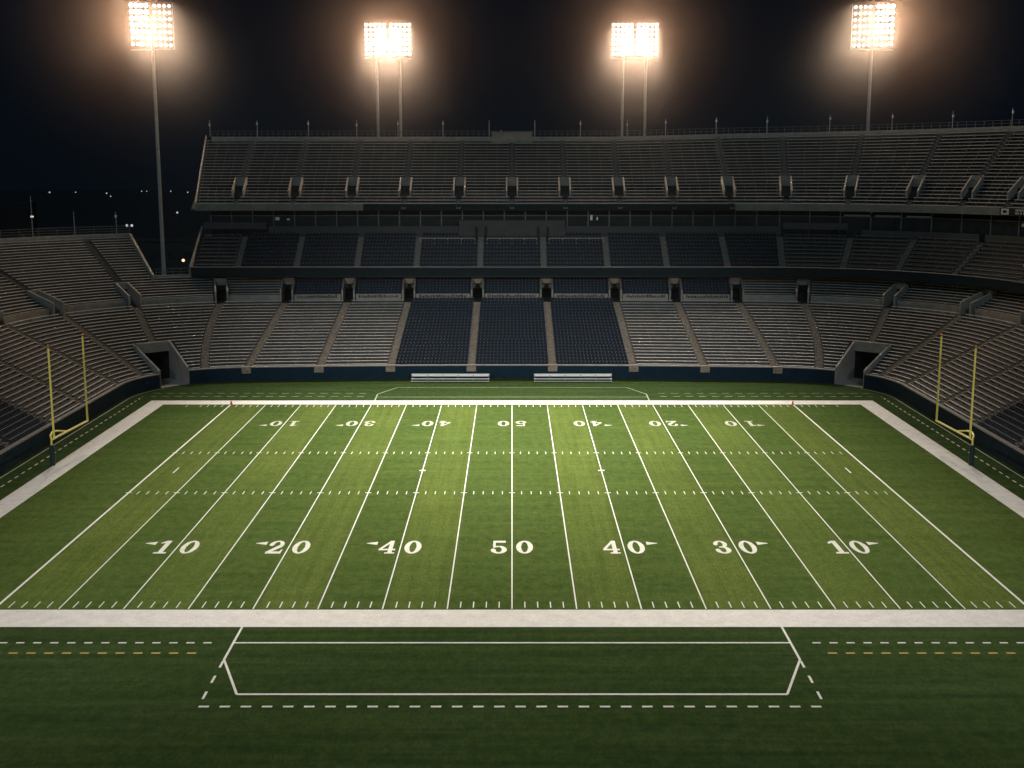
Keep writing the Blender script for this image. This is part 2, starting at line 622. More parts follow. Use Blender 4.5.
def seg(mb, a, b, w, z, m):
    a, b = Vector((*a, z)), Vector((*b, z))
    t = (b - a).normalized()
    nrm = Vector((-t.y, t.x, 0)) * w / 2
    mb.face([a - nrm, b - nrm, b + nrm, a + nrm], m)

g = MB()
flat(g, -XE1, XE1, 83.2, 86.2, .020, 'border')
flat(g, -XE1, XE1, 164.4, 167.2, .020, 'border')
flat(g, -XE1, -XE0, 86.2, 164.4, .020, 'border')
flat(g, XE0, XE1, 86.2, 164.4, .020, 'border')
tag(g.build('field_border'), kind='structure')
g = MB()
flat(g, -XE1, XE1, 86.2, 86.42, .024, 'line')
flat(g, -XE1, XE1, 83.0, 83.2, .024, 'line')
tag(g.build('sideline_edge'), kind='structure')
for i in range(-8, 9):
    g = MB()
    w = .10 if abs(i) == 8 else .050
    flat(g, i * YD - w, i * YD + w, Y0, Y1, .024, 'line')
    tag(g.build('yard_line'), kind='structure')
g = MB()
for i in range(-40, 40):
    x = i * YD / 5
    if i % 5:
        for y, h in ((119.0, 1.1), (136.1, 1.1)):
            flat(g, x - .042, x + .042, y - h / 2, y + h / 2, .024, 'line')
    else:
        for y in (119.0, 136.1):
            flat(g, x - .3, x + .3, y - .09, y + .09, .028, 'line')
for i in range(-46, 47):
    x = i * YD / 5
    if i % 5 and abs(x) < XE0:
        flat(g, x - .042, x + .042, Y0 + .25, Y0 + 1.5, .024, 'line')
        flat(g, x - .042, x + .042, Y1 - 1.4, Y1 - .1, .024, 'line')
for sx in (-1, 1):
    flat(g, sx * 35.4 - .07, sx * 35.4 + .07, 126.9, 129.2, .024, 'line')
    flat(g, sx * 2 * YD - .32, sx * 2 * YD + .32, 127.8, 128.2, .028, 'line')
tag(g.build('hash_marks'), kind='structure')

g = MB()
def dashes(mb, a, b, dash, gap, w, z, m):
    a, b = Vector(a), Vector(b)
    L = (b - a).length
    t = (b - a) / L
    q = 0
    while q < L - .1:
        e = min(L, q + dash)
        seg(mb, a + t * q, a + t * e, w, z, m)
        q += dash + gap
for sx in (-1, 1):
    dashes(g, (sx * 20.3, 80.1), (sx * 48, 80.1), .55, .60, .20, .02, 'line')
    dashes(g, (sx * 20.9, 78.3), (sx * 48, 78.3), .60, .58, .22, .02, 'gold')
    dashes(g, (sx * 18.8, 77.0), (sx * 18.7, 70.1), 1.1, 1.3, .16, .02, 'line')
    dashes(g, (sx * 51.1, 60), (sx * 51.1, 170), .9, .9, .16, .02, 'line')
    dashes(g, (sx * 20.5, 170.2), (sx * 50, 170.2), 1.0, .8, .18, .02, 'faint')
    dashes(g, (sx * 20.5, 172.6), (sx * 51, 172.6), 1.0, .8, .16, .02, 'faint')
    for (a, b, m) in (((18.85, 83.0), (18.8, 77.2), 'line'), ((18.8, 77.2), (16.8, 71.8), 'line'), ((18.7, 167.2), (18.8, 172.0), 'faint'), ((18.8, 172.0), (16.5, 177.2), 'faint')):
        seg(g, (sx * a[0], a[1]), (sx * b[0], b[1]), .16, .02, m)
dashes(g, (-18.7, 70.05), (18.9, 70.05), .62, .64, .22, .021, 'line')
seg(g, (-16.8, 71.8), (16.8, 71.8), .24, .022, 'line')
seg(g, (-18.75, 80.1), (18.75, 80.1), .20, .022, 'line')
seg(g, (-16.5, 177.2), (16.5, 177.2), .18, .022, 'faint')
seg(g, (-18.7, 169.8), (18.7, 169.8), .16, .022, 'faint')
tag(g.build('sideline_box_lines'), kind='structure')

# ---- the painted numbers: slab-serif digits filled row by row
def d_box(x0, x1, y0, y1):
    return lambda x, y: x0 <= x <= x1 and y0 <= y <= y1
def d_ring(cx, cy, rx, ry, ix, iy):
    return lambda x, y: ((x - cx) / rx) ** 2 + ((y - cy) / ry) ** 2 <= 1 and ((x - cx) / ix) ** 2 + ((y - cy) / iy) ** 2 >= 1
def d_disc(cx, cy, r, ry=None):
    ry = ry or r
    return lambda x, y: ((x - cx) / r) ** 2 + ((y - cy) / ry) ** 2 <= 1
def d_poly(pts):
    def f(x, y):
        ins = False
        for (x0, y0), (x1, y1) in zip(pts, pts[1:] + pts[:1]):
            if (y0 > y) != (y1 > y) and x < (x1 - x0) * (y - y0) / (y1 - y0) + x0:
                ins = not ins
        return ins
    return f
def d_and(f, h):
    return lambda x, y: f(x, y) and h(x, y)
DIG = {   # unit cell, x 0..1, y 0..1
    '0': [d_ring(.5, .5, .5, .5, .20, .40)],
    '1': [d_box(.36, .64, .08, 1), d_box(.12, .88, 0, .11), d_poly([(.36, 1), (.10, .86), (.10, .76), (.40, .84)])],
    '2': [d_and(d_ring(.47, .70, .43, .30, .17, .21), lambda x, y: y > .66 or x > .5),
          d_poly([(.90, .68), (.58, .62), (.04, .12), (.04, 0), (.34, .12), (.84, .50)]), d_box(.04, .95, 0, .17),
          d_poly([(.83, .12), (.95, .12), (.95, .32), (.88, .32)]), d_disc(.17, .70, .14, .12)],
    '3': [d_and(d_ring(.45, .74, .40, .26, .14, .17), lambda x, y: y > .74 or x > .42),
          d_and(d_ring(.45, .28, .47, .28, .17, .19), lambda x, y: y < .28 or x > .42),
          d_box(.30, .55, .46, .55), d_disc(.16, .74, .13, .11), d_disc(.13, .26, .14, .11)],
    '4': [d_box(.56, .82, .06, 1), d_box(.40, .98, 0, .10), d_box(0, .98, .24, .36), d_poly([(.60, 1), (0, .36), (0, .28), (.13, .30), (.60, .80)])],
    '5': [d_box(.14, .88, .83, 1), d_box(.12, .27, .45, 1), d_and(d_ring(.46, .30, .48, .30, .18, .20), lambda x, y: y < .34 or x > .34),
          d_box(.22, .50, .50, .58), d_disc(.14, .27, .14, .11)],
}
def digit(mb, ch, cx, cy, w, h, flip, z, m='number'):
    N, K = 44, 48
    fs = DIG[ch]
    for r in range(N):
        y = (r + .5) / N
        run = None
        for c in range(K + 1):
            x = (c + .5) / K
            on = c < K and any(f(x, y) for f in fs)
            if on and run is None:
                run = c
            if not on and run is not None:
                xa, xb = (run / K - .5) * w, (c / K - .5) * w
                ya, yb = (r / N - .5) * h, ((r + 1) / N - .5) * h
                if flip:
                    xa, xb, ya, yb = -xb, -xa, -yb, -ya
                mb.face([(cx + xa, cy + ya, z), (cx + xb, cy + ya, z), (cx + xb, cy + yb, z), (cx + xa, cy + yb, z)], m)
                run = None
def number(txt, x, y, flip, arrow):
    mb = MB()
    sg = -1 if flip else 1
    m = 'far_number' if flip else 'number'
    h = 3.0 if flip else 3.55
    digit(mb, txt[0], x - sg * 1.06 + (.3 if txt == '10' and arrow > 0 else 0), y, 1.42, h, flip, .028, m)
    digit(mb, txt[1], x + sg * 1.06, y, 1.42, h, flip, .028, m)
    if arrow:
        a = x + arrow * 2.02
        b = x + arrow * 2.95
        yy = y + sg * 1.05
        mb.face([(a, yy - .45, .028), (b, yy - .06, .028), (b, yy + .06, .028), (a, yy + .45, .028)], m)
    tag(mb.build('yard_number'), kind='structure')
for k, (near, far) in enumerate(zip(('10', '20', '40', '50', '40', '30', '10'), ('10', '30', '40', '50', '40', '20', '10'))):
    x = (k - 3) * 2 * YD
    number(near, x, 101.4, False, (k > 3) - (k < 3))
    number(far, x, 152.0, True, (k > 3) - (k < 3))

# ------------------------------------------------------------------ lower bowl
LA = [6.1, 18.2, 28.8, 39.5, 54.4, 67.4, 80.0, 97, 112, 124, 136, 148, 160]
L_AIS = [-x for x in reversed(LA)] + LA
TUN = 67.4
EXT = -63.3      # from here on leftwards the end stand is taller
NL, LT, LR = 22, .711, .380
CROSS_D = .35 + NL * LT
def bowl_rows():
    rows = []
    big = (-160, 160)
    for i in range(NL):
        rows.append((i, .35 + LT * i, 1.85 + LR * i, LT, LR, *big))
    z0 = rows[-1][2]
    d = CROSS_D + 1.0
    for i in range(8):
        rows.append((NL + i, d + .80 * i, z0 + 1.0 + .345 * i, .80, .345, *big))
    d2, z2 = rows[-1][1] + .80, rows[-1][2]
    for i in range(16):
        rows.append((NL + 8 + i, d2 + .80 * i, z2 + .37 * (i + 1), .80, .37, -160, EXT))
    return rows
B_ROWS = bowl_rows()
CROSS_Z = B_ROWS[NL - 1][2]
bowl = thing('lower_bowl', 'lower tier of grey bleachers and navy seats curving round the far side of the field', 'grandstand', (0, 0, 0))
V_D0, V_D1 = CROSS_D + .25, CROSS_D + 5.4
def bowl_gap(k, d):
    s = L_AIS[k]
    if k in (0, len(L_AIS) - 1):
        return 0
    if abs(s) == TUN and d < 6.7:
        return 2.46 + .62 * min(1, max(0, d / 6.5))
    if V_D0 - .3 < d < V_D1:
        return 1.12
    return .56
def bowl_style(i, ri):
    m = (L_AIS[i] + L_AIS[i + 1]) / 2
    return 'seat' if abs(m) < 18 or abs(m) > 124 or (ri >= NL and abs(m) < 39) else 'bench'
low_rows = [r for r in B_ROWS]
tier(bowl, lower_path, L_AIS, low_rows, bowl_style, bowl_gap, 'tread')
for s in L_AIS[1:-1]:
    tun = abs(s) == TUN
    stairs(bowl, lower_path, s, [r for r in B_ROWS if r[0] < NL and (not tun or r[1] > 6.75)], .56,
           foot=None if abs(s) > 45 else (-.42, .42, 1.15, 2.13, .70))
    stairs(bowl, lower_path, s, [r for r in B_ROWS if r[0] >= NL and r[1] > V_D1], .56, mat='tread')
    vomitory('vomitory', bowl, lower_path, s, V_D0, V_D1, CROSS_Z + .02, CROSS_Z + 1.9, CROSS_Z + 3.55, .80, .26, 2.45)
# cross aisle floor, its concrete band and faded lettering
for i in range(len(L_AIS) - 1):
    a, b = L_AIS[i], L_AIS[i + 1]
    mb = MB()
    e0 = a + 1.2 / per_s(lower_path, a, CROSS_D)
    e1 = b - 1.2 / per_s(lower_path, b, CROSS_D)
    sweep(mb, lower_path, e0, e1, rect(CROSS_D + .72, CROSS_D + .98, CROSS_Z - .2, CROSS_Z + 1.2), 'concrete', True)
    band = mb.build('aisle_wall', bowl)
    mb = MB()
    sweep(mb, lower_path, a, b, [(CROSS_D - .0, CROSS_Z + .012), (CROSS_D + .73, CROSS_Z + .012)], 'tread')
    mb.build('cross_aisle', bowl)
    if abs(a) < 42 and abs(b) < 42:
        lt = MB()
        q = e0 + .5
        while q < e1 - .6:
            w = random.uniform(.16, .42)
            h = random.uniform(.28, .5)
            zz = CROSS_Z + .62
            sweep(lt, lower_path, q, q + w, rect(CROSS_D + .695, CROSS_D + .717, zz, zz + h), 'letter', True, 1)
            q += w + random.choice((.1, .12, .14))
        lt.build('lettering', band)
# rear parapet and rail
rz_ = B_ROWS[NL + 7][2]
mb = MB()
d_r = B_ROWS[NL + 7][1] + .80
sweep(mb, lower_path, EXT, 130, rect(d_r, d_r + .25, rz_ - 2, rz_ + .75), 'concrete', True, 60)
mb.build('rear_parapet', bowl)
mb = MB()
railing(mb, lower_path, EXT + .5, -52, d_r + .12, rz_ + .75, 1.0, 1.2, 2)
mb.build('railing', bowl)
# end-stand top parapet, rail and sloping side wall
zt, dt = B_ROWS[-1][2], B_ROWS[-1][1] + .80
mb = MB()
sweep(mb, lower_path, -160, EXT, rect(dt, dt + .3, zt - 3, zt + 1.0), 'concrete', True, 40)
mb.build('rear_parapet', bowl)
mb = MB()
railing(mb, lower_path, -150, EXT, dt + .15, zt + 1.0, 1.25, 1.6, 3)
mb.build('railing', bowl)
mb = MB()
w = .18 / per_s(lower_path, EXT, 28)
d23, z23 = B_ROWS[NL + 7][1], B_ROWS[NL + 7][2]
sweep(mb, lower_path, EXT - w, EXT + w, [(d23, 0), (dt, 0), (dt, zt + .9), (d23, z23 + .9)], 'concrete', True, 1)
mb.build('side_wall', bowl)
# outer walls
mb = MB()
sweep(mb, lower_path, -160, EXT, [(dt + .31, 0), (dt + .31, zt - 2.9)], 'dark', False, 40)
sweep(mb, lower_path, EXT, 130, [(d_r + .26, 0), (d_r + .26, rz_ - 1.9)], 'dark', False, 60)
mb.build('outer_wall', bowl)
# field tunnels
for sg in (-1, 1):
    t = vomitory('field_tunnel', bowl, lower_path, sg * TUN, -.25, 6.5, .0, 2.55, 5.75, 2.08, .30, 4.25, back=9.0, lint=.6, splay=.62)
    for ch in t.children:
        if ch.name.startswith('passage'):
            ch.data.materials[0] = M['bright_floor']
            ch.data.materials[1] = M['black']

# field walls: three runs between the two tunnels
def wall_gap(sg):
    return 2.41 / per_s(lower_path, TUN, 0)
wg = wall_gap(1)
for s0, s1, lab in ((-160, -TUN - wg, 'curved navy field wall behind the goalpost with the taller end stand above'),
                    (-TUN + wg, TUN - wg, 'long navy field wall below the far stand behind the team benches'),
                    (TUN + wg, 160, 'curved navy field wall behind the goalpost under the three stacked tiers')):
    root = thing('field_wall', lab, 'wall', (0, 0, 0))
    n = max(4, int((s1 - s0) / 2.5))
    mb = MB()
    sweep(mb, lower_path, s0, s1, rect(-.14, .02, 0, 1.95), 'navy', True, n)
    mb.build('wall_panel', root)
    mb = MB()
    sweep(mb, lower_path, s0, s1, rect(-.17, .36, 1.953, 2.10), 'concrete', True, n)
    mb.build('coping', root)
    if s1 < 0 or s0 > 0:
        mb = MB()
        sweep(mb, lower_path, s0, s1, [(-.95, .02), (-.85, .02)], 'line', False, n)
        tag(mb.build('warning_line'), kind='structure')

# ------------------------------------------------------------------ middle deck
mid = thing('middle_deck', 'dark middle tier of navy seats tucked under the upper deck', 'grandstand', (0, 0, 0))
MA = [-52, -44.8, -35.2, -25.3, -15.6, -5.2, 5.2, 15.6, 25.3, 35.2, 44.8, 56, 66, 77, 92, 107, 122]
M_D0, M_Z0 = 17.9, 14.55
M_ROWS = [(i, M_D0 + .25 + .88 * i, M_Z0 + .565 * i, .88, .565, -52, 122) for i in range(10)]
def mid_gap(k, d):
    return 0 if k in (0, len(MA) - 1) else .55
tier(mid, deck_path, MA, M_ROWS, lambda i, ri: 'seat' if 1 <= i <= 9 else 'bench', mid_gap, 'upper_tread', 'shaded_bench')
for s in MA[1:-1]:
    stairs(mid, deck_path, s, M_ROWS, .50, mat='aisle')
mb = MB()
sweep(mb, deck_path, -52, 122, rect(17.5, 17.85, 13.85, 15.18), 'fascia', True, 80)
mb.build('fascia', mid)
mb = MB()
sweep(mb, deck_path, -52, 122, rect(17.42, 17.93, 15.183, 15.28), 'rail', True, 80)
mb.build('top_rail', mid)
mb = MB()
sweep(mb, deck_path, -52, 122, rect(17.86, 31, 13.6, 13.85), 'dark', True, 80)
mb.build('soffit', mid)
mb = MB()
sweep(mb, deck_path, -52, 122, [(25.6, 0), (25.6, 13.6)], 'black', False, 80)
mb.build('concourse_wall', mid)
mb = MB()
ring = [(17.86, 13.86), (27.3, 13.86), (27.3, 21.4), (26.9, 21.4), (17.86, 15.3)]
sweep(mb, deck_path, -52.35, -52.0, ring, 'paleface', True, 1)
mb.build('side_wall', mid)
M_TOP = M_ROWS[-1][2]
mb = MB()
for a, b in ((-15.6, -5.9), (-4.5, 4.5), (5.9, 15.6)):
    railing(mb, deck_path, a + .3, b - .3, M_ROWS[7][1] + .85, M_ROWS[7][2], .95, 2.2, 2, .045, 'steel')
mb.build('railing', mid)
for s in (-5.2, 5.2):
    vomitory('vomitory', mid, deck_path, s, M_ROWS[8][1], M_ROWS[9][1] + .8, M_ROWS[8][2], M_ROWS[8][2] + 2.0, M_ROWS[8][2] + 2.35, .72, .15, 2.1, 'fascia', .4, .2)

# ------------------------------------------------------------------ suites between the decks
press = thing('suite_level', 'glazed suite and press level between the upper and middle decks', 'press box', (0, 0, 0))
mb = MB()
for a, b in ((-41, -8.95), (8.95, 45)):
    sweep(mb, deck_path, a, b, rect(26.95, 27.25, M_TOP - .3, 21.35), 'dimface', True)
for a, b in ((57.5, 76), (77, 91), (92, 122)):
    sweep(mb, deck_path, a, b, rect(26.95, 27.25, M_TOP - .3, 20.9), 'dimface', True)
mb.build('parapet', press)
mb = MB()
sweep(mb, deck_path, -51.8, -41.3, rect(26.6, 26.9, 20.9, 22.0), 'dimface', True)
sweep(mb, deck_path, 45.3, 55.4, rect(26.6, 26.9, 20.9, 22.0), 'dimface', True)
mb.build('raised_parapet', press)
mb = MB()
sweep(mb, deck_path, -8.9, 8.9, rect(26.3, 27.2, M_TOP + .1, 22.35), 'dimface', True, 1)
mb.build('press_box_front', press)
mb = MB()
sweep(mb, deck_path, -52, 122, [(27.2, M_TOP), (34, M_TOP)], 'dark', False, 80)
sweep(mb, deck_path, -52, 122, [(31.8, M_TOP), (31.8, 28)], 'black', False, 80)
mb.build('back_wall', press)
s = -51.0
k = 0
while s < 110:
    L = 3.55 if s < 42 else 4.6
    p0 = s + .12
    p1 = s + L - .12
    fr = MB()
    sweep(fr, deck_path, s - .09, s + .09, rect(28.2, 28.5, M_TOP, 23.9), 'rail', True, 1)
    sweep(fr, deck_path, s + .09, s + L - .09, rect(28.3, 28.42, 23.0, 23.12), 'rail', True, 2)
    wf = fr.build('window_frame', press)
    pn = MB()
    lit = 53 < s < 66
    sweep(pn, deck_path, p0, p1, rect(28.33, 28.37, M_TOP + .02, 22.98), 'glass', True, 2)
    pn.build('pane', wf)
    if lit or random.random() < .18:
        q = MB()
        n_ = 2 if not lit else 1
        for j in range(n_):
            a = p0 + (p1 - p0) * random.uniform(0.05, .7)
            if lit:
                sweep(q, deck_path, p0 + .3, p1 - .3, rect(29.4, 29.5, 22.2, 23.3), 'lit', True, 2)
            else:
                sweep(q, deck_path, a, a + random.uniform(.1, .7), rect(28.12, 28.18, 22.3, 22.3 + random.uniform(.25, .9)), 'dim', True, 1)
        q.build('lit_opening', wf)
    s += L
    k += 1

# ------------------------------------------------------------------ upper deck
up = thing('upper_deck', 'steep upper tier of bleachers with stair mouths under the floodlight towers', 'grandstand', (0, 0, 0))
UA = [-54, -46.6, -37, -27.3, -18.2, -9, 0, 9, 18.2, 27.3, 37, 45.8, 55.1, 64.2, 72.3, 79.4, 88, 97, 108, 120]
U_D0, U_Z0, U_T, U_R = 27.35, 24.75, .76, .505
U_N = 22
U_ROWS = [(i, U_D0 + U_T * i, U_Z0 + U_R * i, U_T, U_R, -54, 120) for i in range(U_N)]
def lift(s):
    """the deck's back rises slightly round the curve"""
    return 1 + .125 * min(1.0, max(0.0, (s - 18) / 55.0))
VU0, VU1 = 29.6, 33.0
def up_gap(k, d):
    if k in (0, len(UA) - 1):
        return 0
    return 1.08 if VU0 - .2 < d < VU1 else .34
def lifted(fn):
    return fn
# the tier is built section by section so that each section carries its own lift
class Lift:
    pass
benches_all = []
for i in range(len(UA) - 1):
    sec = MB()
    for ri, d, z, td, rs, lo, hi in U_ROWS:
        dm = d + td / 2
        g0, g1 = up_gap(i, dm), up_gap(i + 1, dm)
        s0 = UA[i] + (g0 / per_s(deck_path, UA[i], dm) if g0 else 0)
        s1 = UA[i + 1] - (g1 / per_s(deck_path, UA[i + 1], dm) if g1 else 0)
        if i == 0:
            s0 = -53.1 - 1.9 * ri / U_N
        zz = lambda q, off, r=ri: (lambda s: U_Z0 + U_R * (r + q) * lift(s) + off)
        sweep(sec, deck_path, s0, s1, [(d, zz(-1, 0)), (d, zz(0, 0)), (d + td, zz(0, 0))], 'upper_tread')
        b = MB()
        a, e = s0 + .1, s1 - .1
        da, db = d + .34, d + .62
        sweep(b, deck_path, a, e, [(da, zz(0, .36)), (db, zz(0, .36)), (db, zz(0, .44)), (da, zz(0, .44))], 'bench', True)
        kk = 4
        for j in range(kk + 1):
            sj = a + (e - a) * (.03 + .94 * j / kk)
            sweep(b, deck_path, sj - .04, sj + .04, [(da + .05, zz(0, 0)), (db - .05, zz(0, 0)), (db - .05, zz(0, .36)), (da + .05, zz(0, .36))], 'rail', True, 1)
        mx, my = deck_path((s0 + s1) / 2, d)
        ok, dep = seen(mx, my, z)
        benches_all.append((-(s1 - s0) * per_s(deck_path, (s0 + s1) / 2, d) / dep if ok else 0, b))
    sec.build('seating_section', up)
benches_all.sort(key=lambda t: t[0])
for _, b in benches_all[:100]:
    b.build('bench', up)
rest = MB()
for _, b in benches_all[100:]:
    append_mesh(rest, b, (0, 0, 0), 0)
tag(rest.build('far_benches', up), kind='stuff')
for s in UA[1:-1]:
    lf = lift(s)
    rr = [(i, d, U_Z0 + U_R * i * lf, td, U_R * lf, lo, hi) for i, d, z, td, rs, lo, hi in U_ROWS]
    stairs(up, deck_path, s, [r for r in rr if r[1] > VU1 - .1], .34, mat='aisle')
    stairs(up, deck_path, s, [r for r in rr if r[1] < VU0 - .5], .34, mat='aisle')
    zf = U_Z0 + U_R * 2.6 * lf
    vomitory('vomitory', up, deck_path, s, VU0, VU1, zf, zf + 1.15, U_Z0 + U_R * 7.6 * lf + .85, .80, .26, 1.60)
mb = MB()
sweep(mb, deck_path, -25, 37.5, rect(26.98, 27.3, 23.95, 25.05), 'fascia', True, 16)
mb.build('dark_fascia', up)
mb = MB()
sweep(mb, deck_path, -53.1, -25.02, rect(26.95, 27.3, 23.95, 25.15), 'paleface', True, 6)
sweep(mb, deck_path, 37.52, 120, rect(26.95, 27.3, 23.95, 25.15), 'paleface', True, 60)
mb.build('fascia', up)
mb = MB()
sweep(mb, deck_path, -25, 37.5, rect(26.9, 27.34, 25.053, 25.17), 'rail', True, 16)
mb.build('top_rail', up)
zb = lambda off: (lambda s: U_Z0 + U_R * U_N * lift(s) + off)
DB = U_D0 + U_T * U_N
mb = MB()
sweep(mb, deck_path, -54, 120, [(27.31, 23.9), (DB + .4, zb(-1.6)), (DB + .4, zb(-.8)), (27.31, 24.2)], 'dark', True, 80)
mb.build('soffit', up)
mb = MB()
sweep(mb, deck_path, -54, 120, [(DB, zb(-.6)), (DB + .35, zb(-.6)), (DB + .35, zb(.62)), (DB, zb(.62))], 'concrete', True, 80)
mb.build('rear_parapet', up)
mb = MB()
railing(mb, deck_path, -54, 118, DB + .2, zb(.62), 1.0, 1.0, 2, .03)
mb.build('railing', up)
mb = MB()
ring = [(27.0, 23.95, -53.1), (DB + .35, U_Z0 + U_R * U_N - 1.5, -55.0), (DB + .35, U_Z0 + U_R * U_N + .9, -55.0), (27.0, 25.4, -53.1)]
mb.prism([(x - .18, 185 + d, z) for d, z, x in ring], [(x - .003, 185 + d, z) for d, z, x in ring], 'concrete')
mb.build('side_wall', up)
mb = MB()
sweep(mb, deck_path, -54, 120, [(DB + .42, 0), (DB + .42, zb(-.9))], 'dark', False, 60)
mb.build('outer_wall', up)
# small display on the right-hand fascia: a square mark beside two lines of tiny writing
mb = MB()
sweep(mb, deck_path, 79.2, 87.5, rect(26.86, 26.94, 24.0, 25.1), 'black', True, 8)
disp = mb.build('fascia_display', up)
mb = MB()
sweep(mb, deck_path, 79.45, 80.75, rect(26.83, 26.855, 24.1, 25.0), 'sign_white', True, 2)
sweep(mb, deck_path, 79.8, 80.4, rect(26.80, 26.825, 24.35, 24.75), 'fascia', True, 1)
for row, zz in ((0, 24.65), (1, 24.2)):
    q = 81.9
    while q < 85.2:
        w = random.uniform(.14, .26)
        sweep(mb, deck_path, q, q + w, rect(26.83, 26.855, zz, zz + .3), 'sign_white', True, 1)
        q += w + random.choice((.1, .1, .25))
mb.build('lettering', disp)

# cabin on the rear parapet
cab = thing('camera_cabin', 'small flat-roofed cabin at the middle of the upper deck rim', 'cabin', (0.0, 0, 0))
ztop = U_Z0 + U_R * U_N
mb = MB()
mb.box(-3.6, 3.6, 185 + DB - 1.0, 185 + DB - .03, ztop - .55, ztop + 1.35, 'concrete')
mb.build('wall', cab)
mb = MB()
mb.box(-3.75, 3.75, 185 + DB - 1.15, 185 + DB + .5, ztop + 1.353, ztop + 1.5, 'paleface')
mb.box(-2.0, -1.86, 185 + DB - .6, 185 + DB - .46, ztop + 1.503, ztop + 1.8, 'sign_white')
mb.build('roof', cab)

# ------------------------------------------------------------------ poles along the rims
def rim_pole(x, y, z, h, label, lamp=True, off=.78, name='rim_pole', group='thin poles along the upper deck rim'):
    t = thing(name, label, 'pole', (x, y, z), 0, group)
    mb = MB()
    mb.tube((0, 0, 0), (0, 0, h), .06, .04, 'steel', 8)
    mb.box(-.12, .12, -.12, .12, 0, .08, 'rail')
    mb.build('pole', t)
    if lamp:
        mb = MB()
        mb.box(-.13, .13, -.26, -.05, h * off - .25, h * off + .2, 'sign_white')
        mb.tube((0, -.1, h * off + .2), (0, 0, h * off + .32), .03, .03, 'rail', 6)
        mb.build('floodlight_head', t)
    return t

# ------------------------------------------------------------------ floodlight towers
HALOS = []
def lamp_mesh():
    mb = MB()
    mb.tube((0, .22, 0), (0, .0, 0), .20, .31, 'lamp_housing', 12)
    ring = [(math.cos(2 * math.pi * i / 12), math.sin(2 * math.pi * i / 12)) for i in range(12)]
    mb.face([(.285 * c, -.012, .285 * s) for c, s in ring], 'lamp')
    return mb
LM = lamp_mesh()
_a = LM.build('floodlight')
LAMP_MESH = _a.data
bpy.data.objects.remove(_a)
HOT_MESH = LAMP_MESH.copy()
for i, m in enumerate(HOT_MESH.materials):
    if m == M['lamp']:
        HOT_MESH.materials[i] = M['lamp_hot']

def tower(loc, rz, label, top, poles, cols, rows, cw, rh, hot, shear=0.0, power=1.0, aim=(0, 130, 0), spot=True, cone=49, glow_x=0.0):
    """origin at the foot; local -y faces the field; top = height of the bottom row of lamps"""
    t = thing('floodlight_tower', label, 'floodlight tower', loc, rz, 'floodlight towers round the field')
    half = poles[-1] + .01
    for px in poles:
        mb = MB()
        mb.tube((px, .32, 0), (px, .32, top + rows * rh * .9), .40 if len(poles) == 1 else .27, .26 if len(poles) == 1 else .24, 'steel', 14)
        mb.tube((px, .32, 0), (px, .32, .3), .7, .7, 'concrete', 14)
        mb.build('mast', t)
    gapw = cw * .35
    mb = MB()
    W = gapw + cols * cw
    for r in range(rows):
        zc = top + r * rh
        for sg in (-1, 1):
            mb.prism([(sg * gapw * .5, .27, zc - .06), (sg * W, .27, zc - .06 + shear * sg * W), (sg * W, .36, zc - .06 + shear * sg * W), (sg * gapw * .5, .36, zc - .06)],
                     [(sg * gapw * .5, .27, zc + .06), (sg * W, .27, zc + .06 + shear * sg * W), (sg * W, .36, zc + .06 + shear * sg * W), (sg * gapw * .5, .36, zc + .06)], 'steel')
    for sg in (-1, 1):
        for q in (.02, .55, .98):
            x = sg * (gapw + (W - gapw) * q)
            mb.tube((x, .42, top - .5 + shear * x), (x, .42, top + (rows - 1) * rh + .45 + shear * x), .06, .06, 'steel', 6)
    mb.build('crossarm_frame', t)
    mb = MB()
    mb.box(-W, W, -.1, .55, top - .85, top - .77, 'steel')
    mb.build('service_walkway', t)
    for sg in (-1, 1):
        for c in range(cols):
            for r in range(rows):
                x = sg * (gapw + (c + .5) * cw)
                o = bpy.data.objects.new('floodlight', HOT_MESH if hot(sg, c, r) else LAMP_MESH)
                o.location = (x, 0, top + r * rh + shear * x)
                o.rotation_euler = (R(12), 0, 0)
                o.parent = t
                COL.objects.link(o)
    zc = top + rows * rh * .5
    # the bank's own light: a soft-edged beam on to the field and a bare glow around the lamps
    if spot:
        src = Vector(loc) + Vector((math.sin(rz) * .8, -math.cos(rz) * .8, zc))
        if loc[1] > 100:      # the far banks: a wide soft sheet of light as big as the bank itself
            ld = bpy.data.lights.new('bank_beam', 'AREA')
            ld.shape = 'RECTANGLE'
            ld.size, ld.size_y = 2 * W, rows * rh
            ld.spread = R(SPREAD)
            ld.energy = BEAM_W * power
        else:
            ld = bpy.data.lights.new('bank_beam', 'SPOT')
            ld.energy = NEAR_W * power
            ld.spot_size = R(cone)
            ld.spot_blend = 1.0
            ld.shadow_soft_size = 3.6
        ld.color = FLOOD if loc[1] > 100 else (1.0, 0.97, 0.92)
        lo = bpy.data.objects.new('bank_beam', ld)
        lo.location = src
        lo.rotation_euler = (Vector(aim) - src).to_track_quat('-Z', 'Y').to_euler()
        COL.objects.link(lo)
        if loc[1] > 100:
            gd = bpy.data.lights.new('bank_glow', 'AREA')
            gd.shape = 'RECTANGLE'
            gd.size, gd.size_y = 2 * W, rows * rh
            gd.energy = GLOW_W
            gd.color = (1.0, 0.74, 0.52)
            go = bpy.data.objects.new('bank_glow', gd)
            go.location = Vector(loc) + Vector((math.sin(rz) * .6 + glow_x, -math.cos(rz) * .6, zc))
            go.rotation_euler = (R(-80), 0, rz)
            COL.objects.link(go)
            HALOS.append(tuple(go.location))
    return t

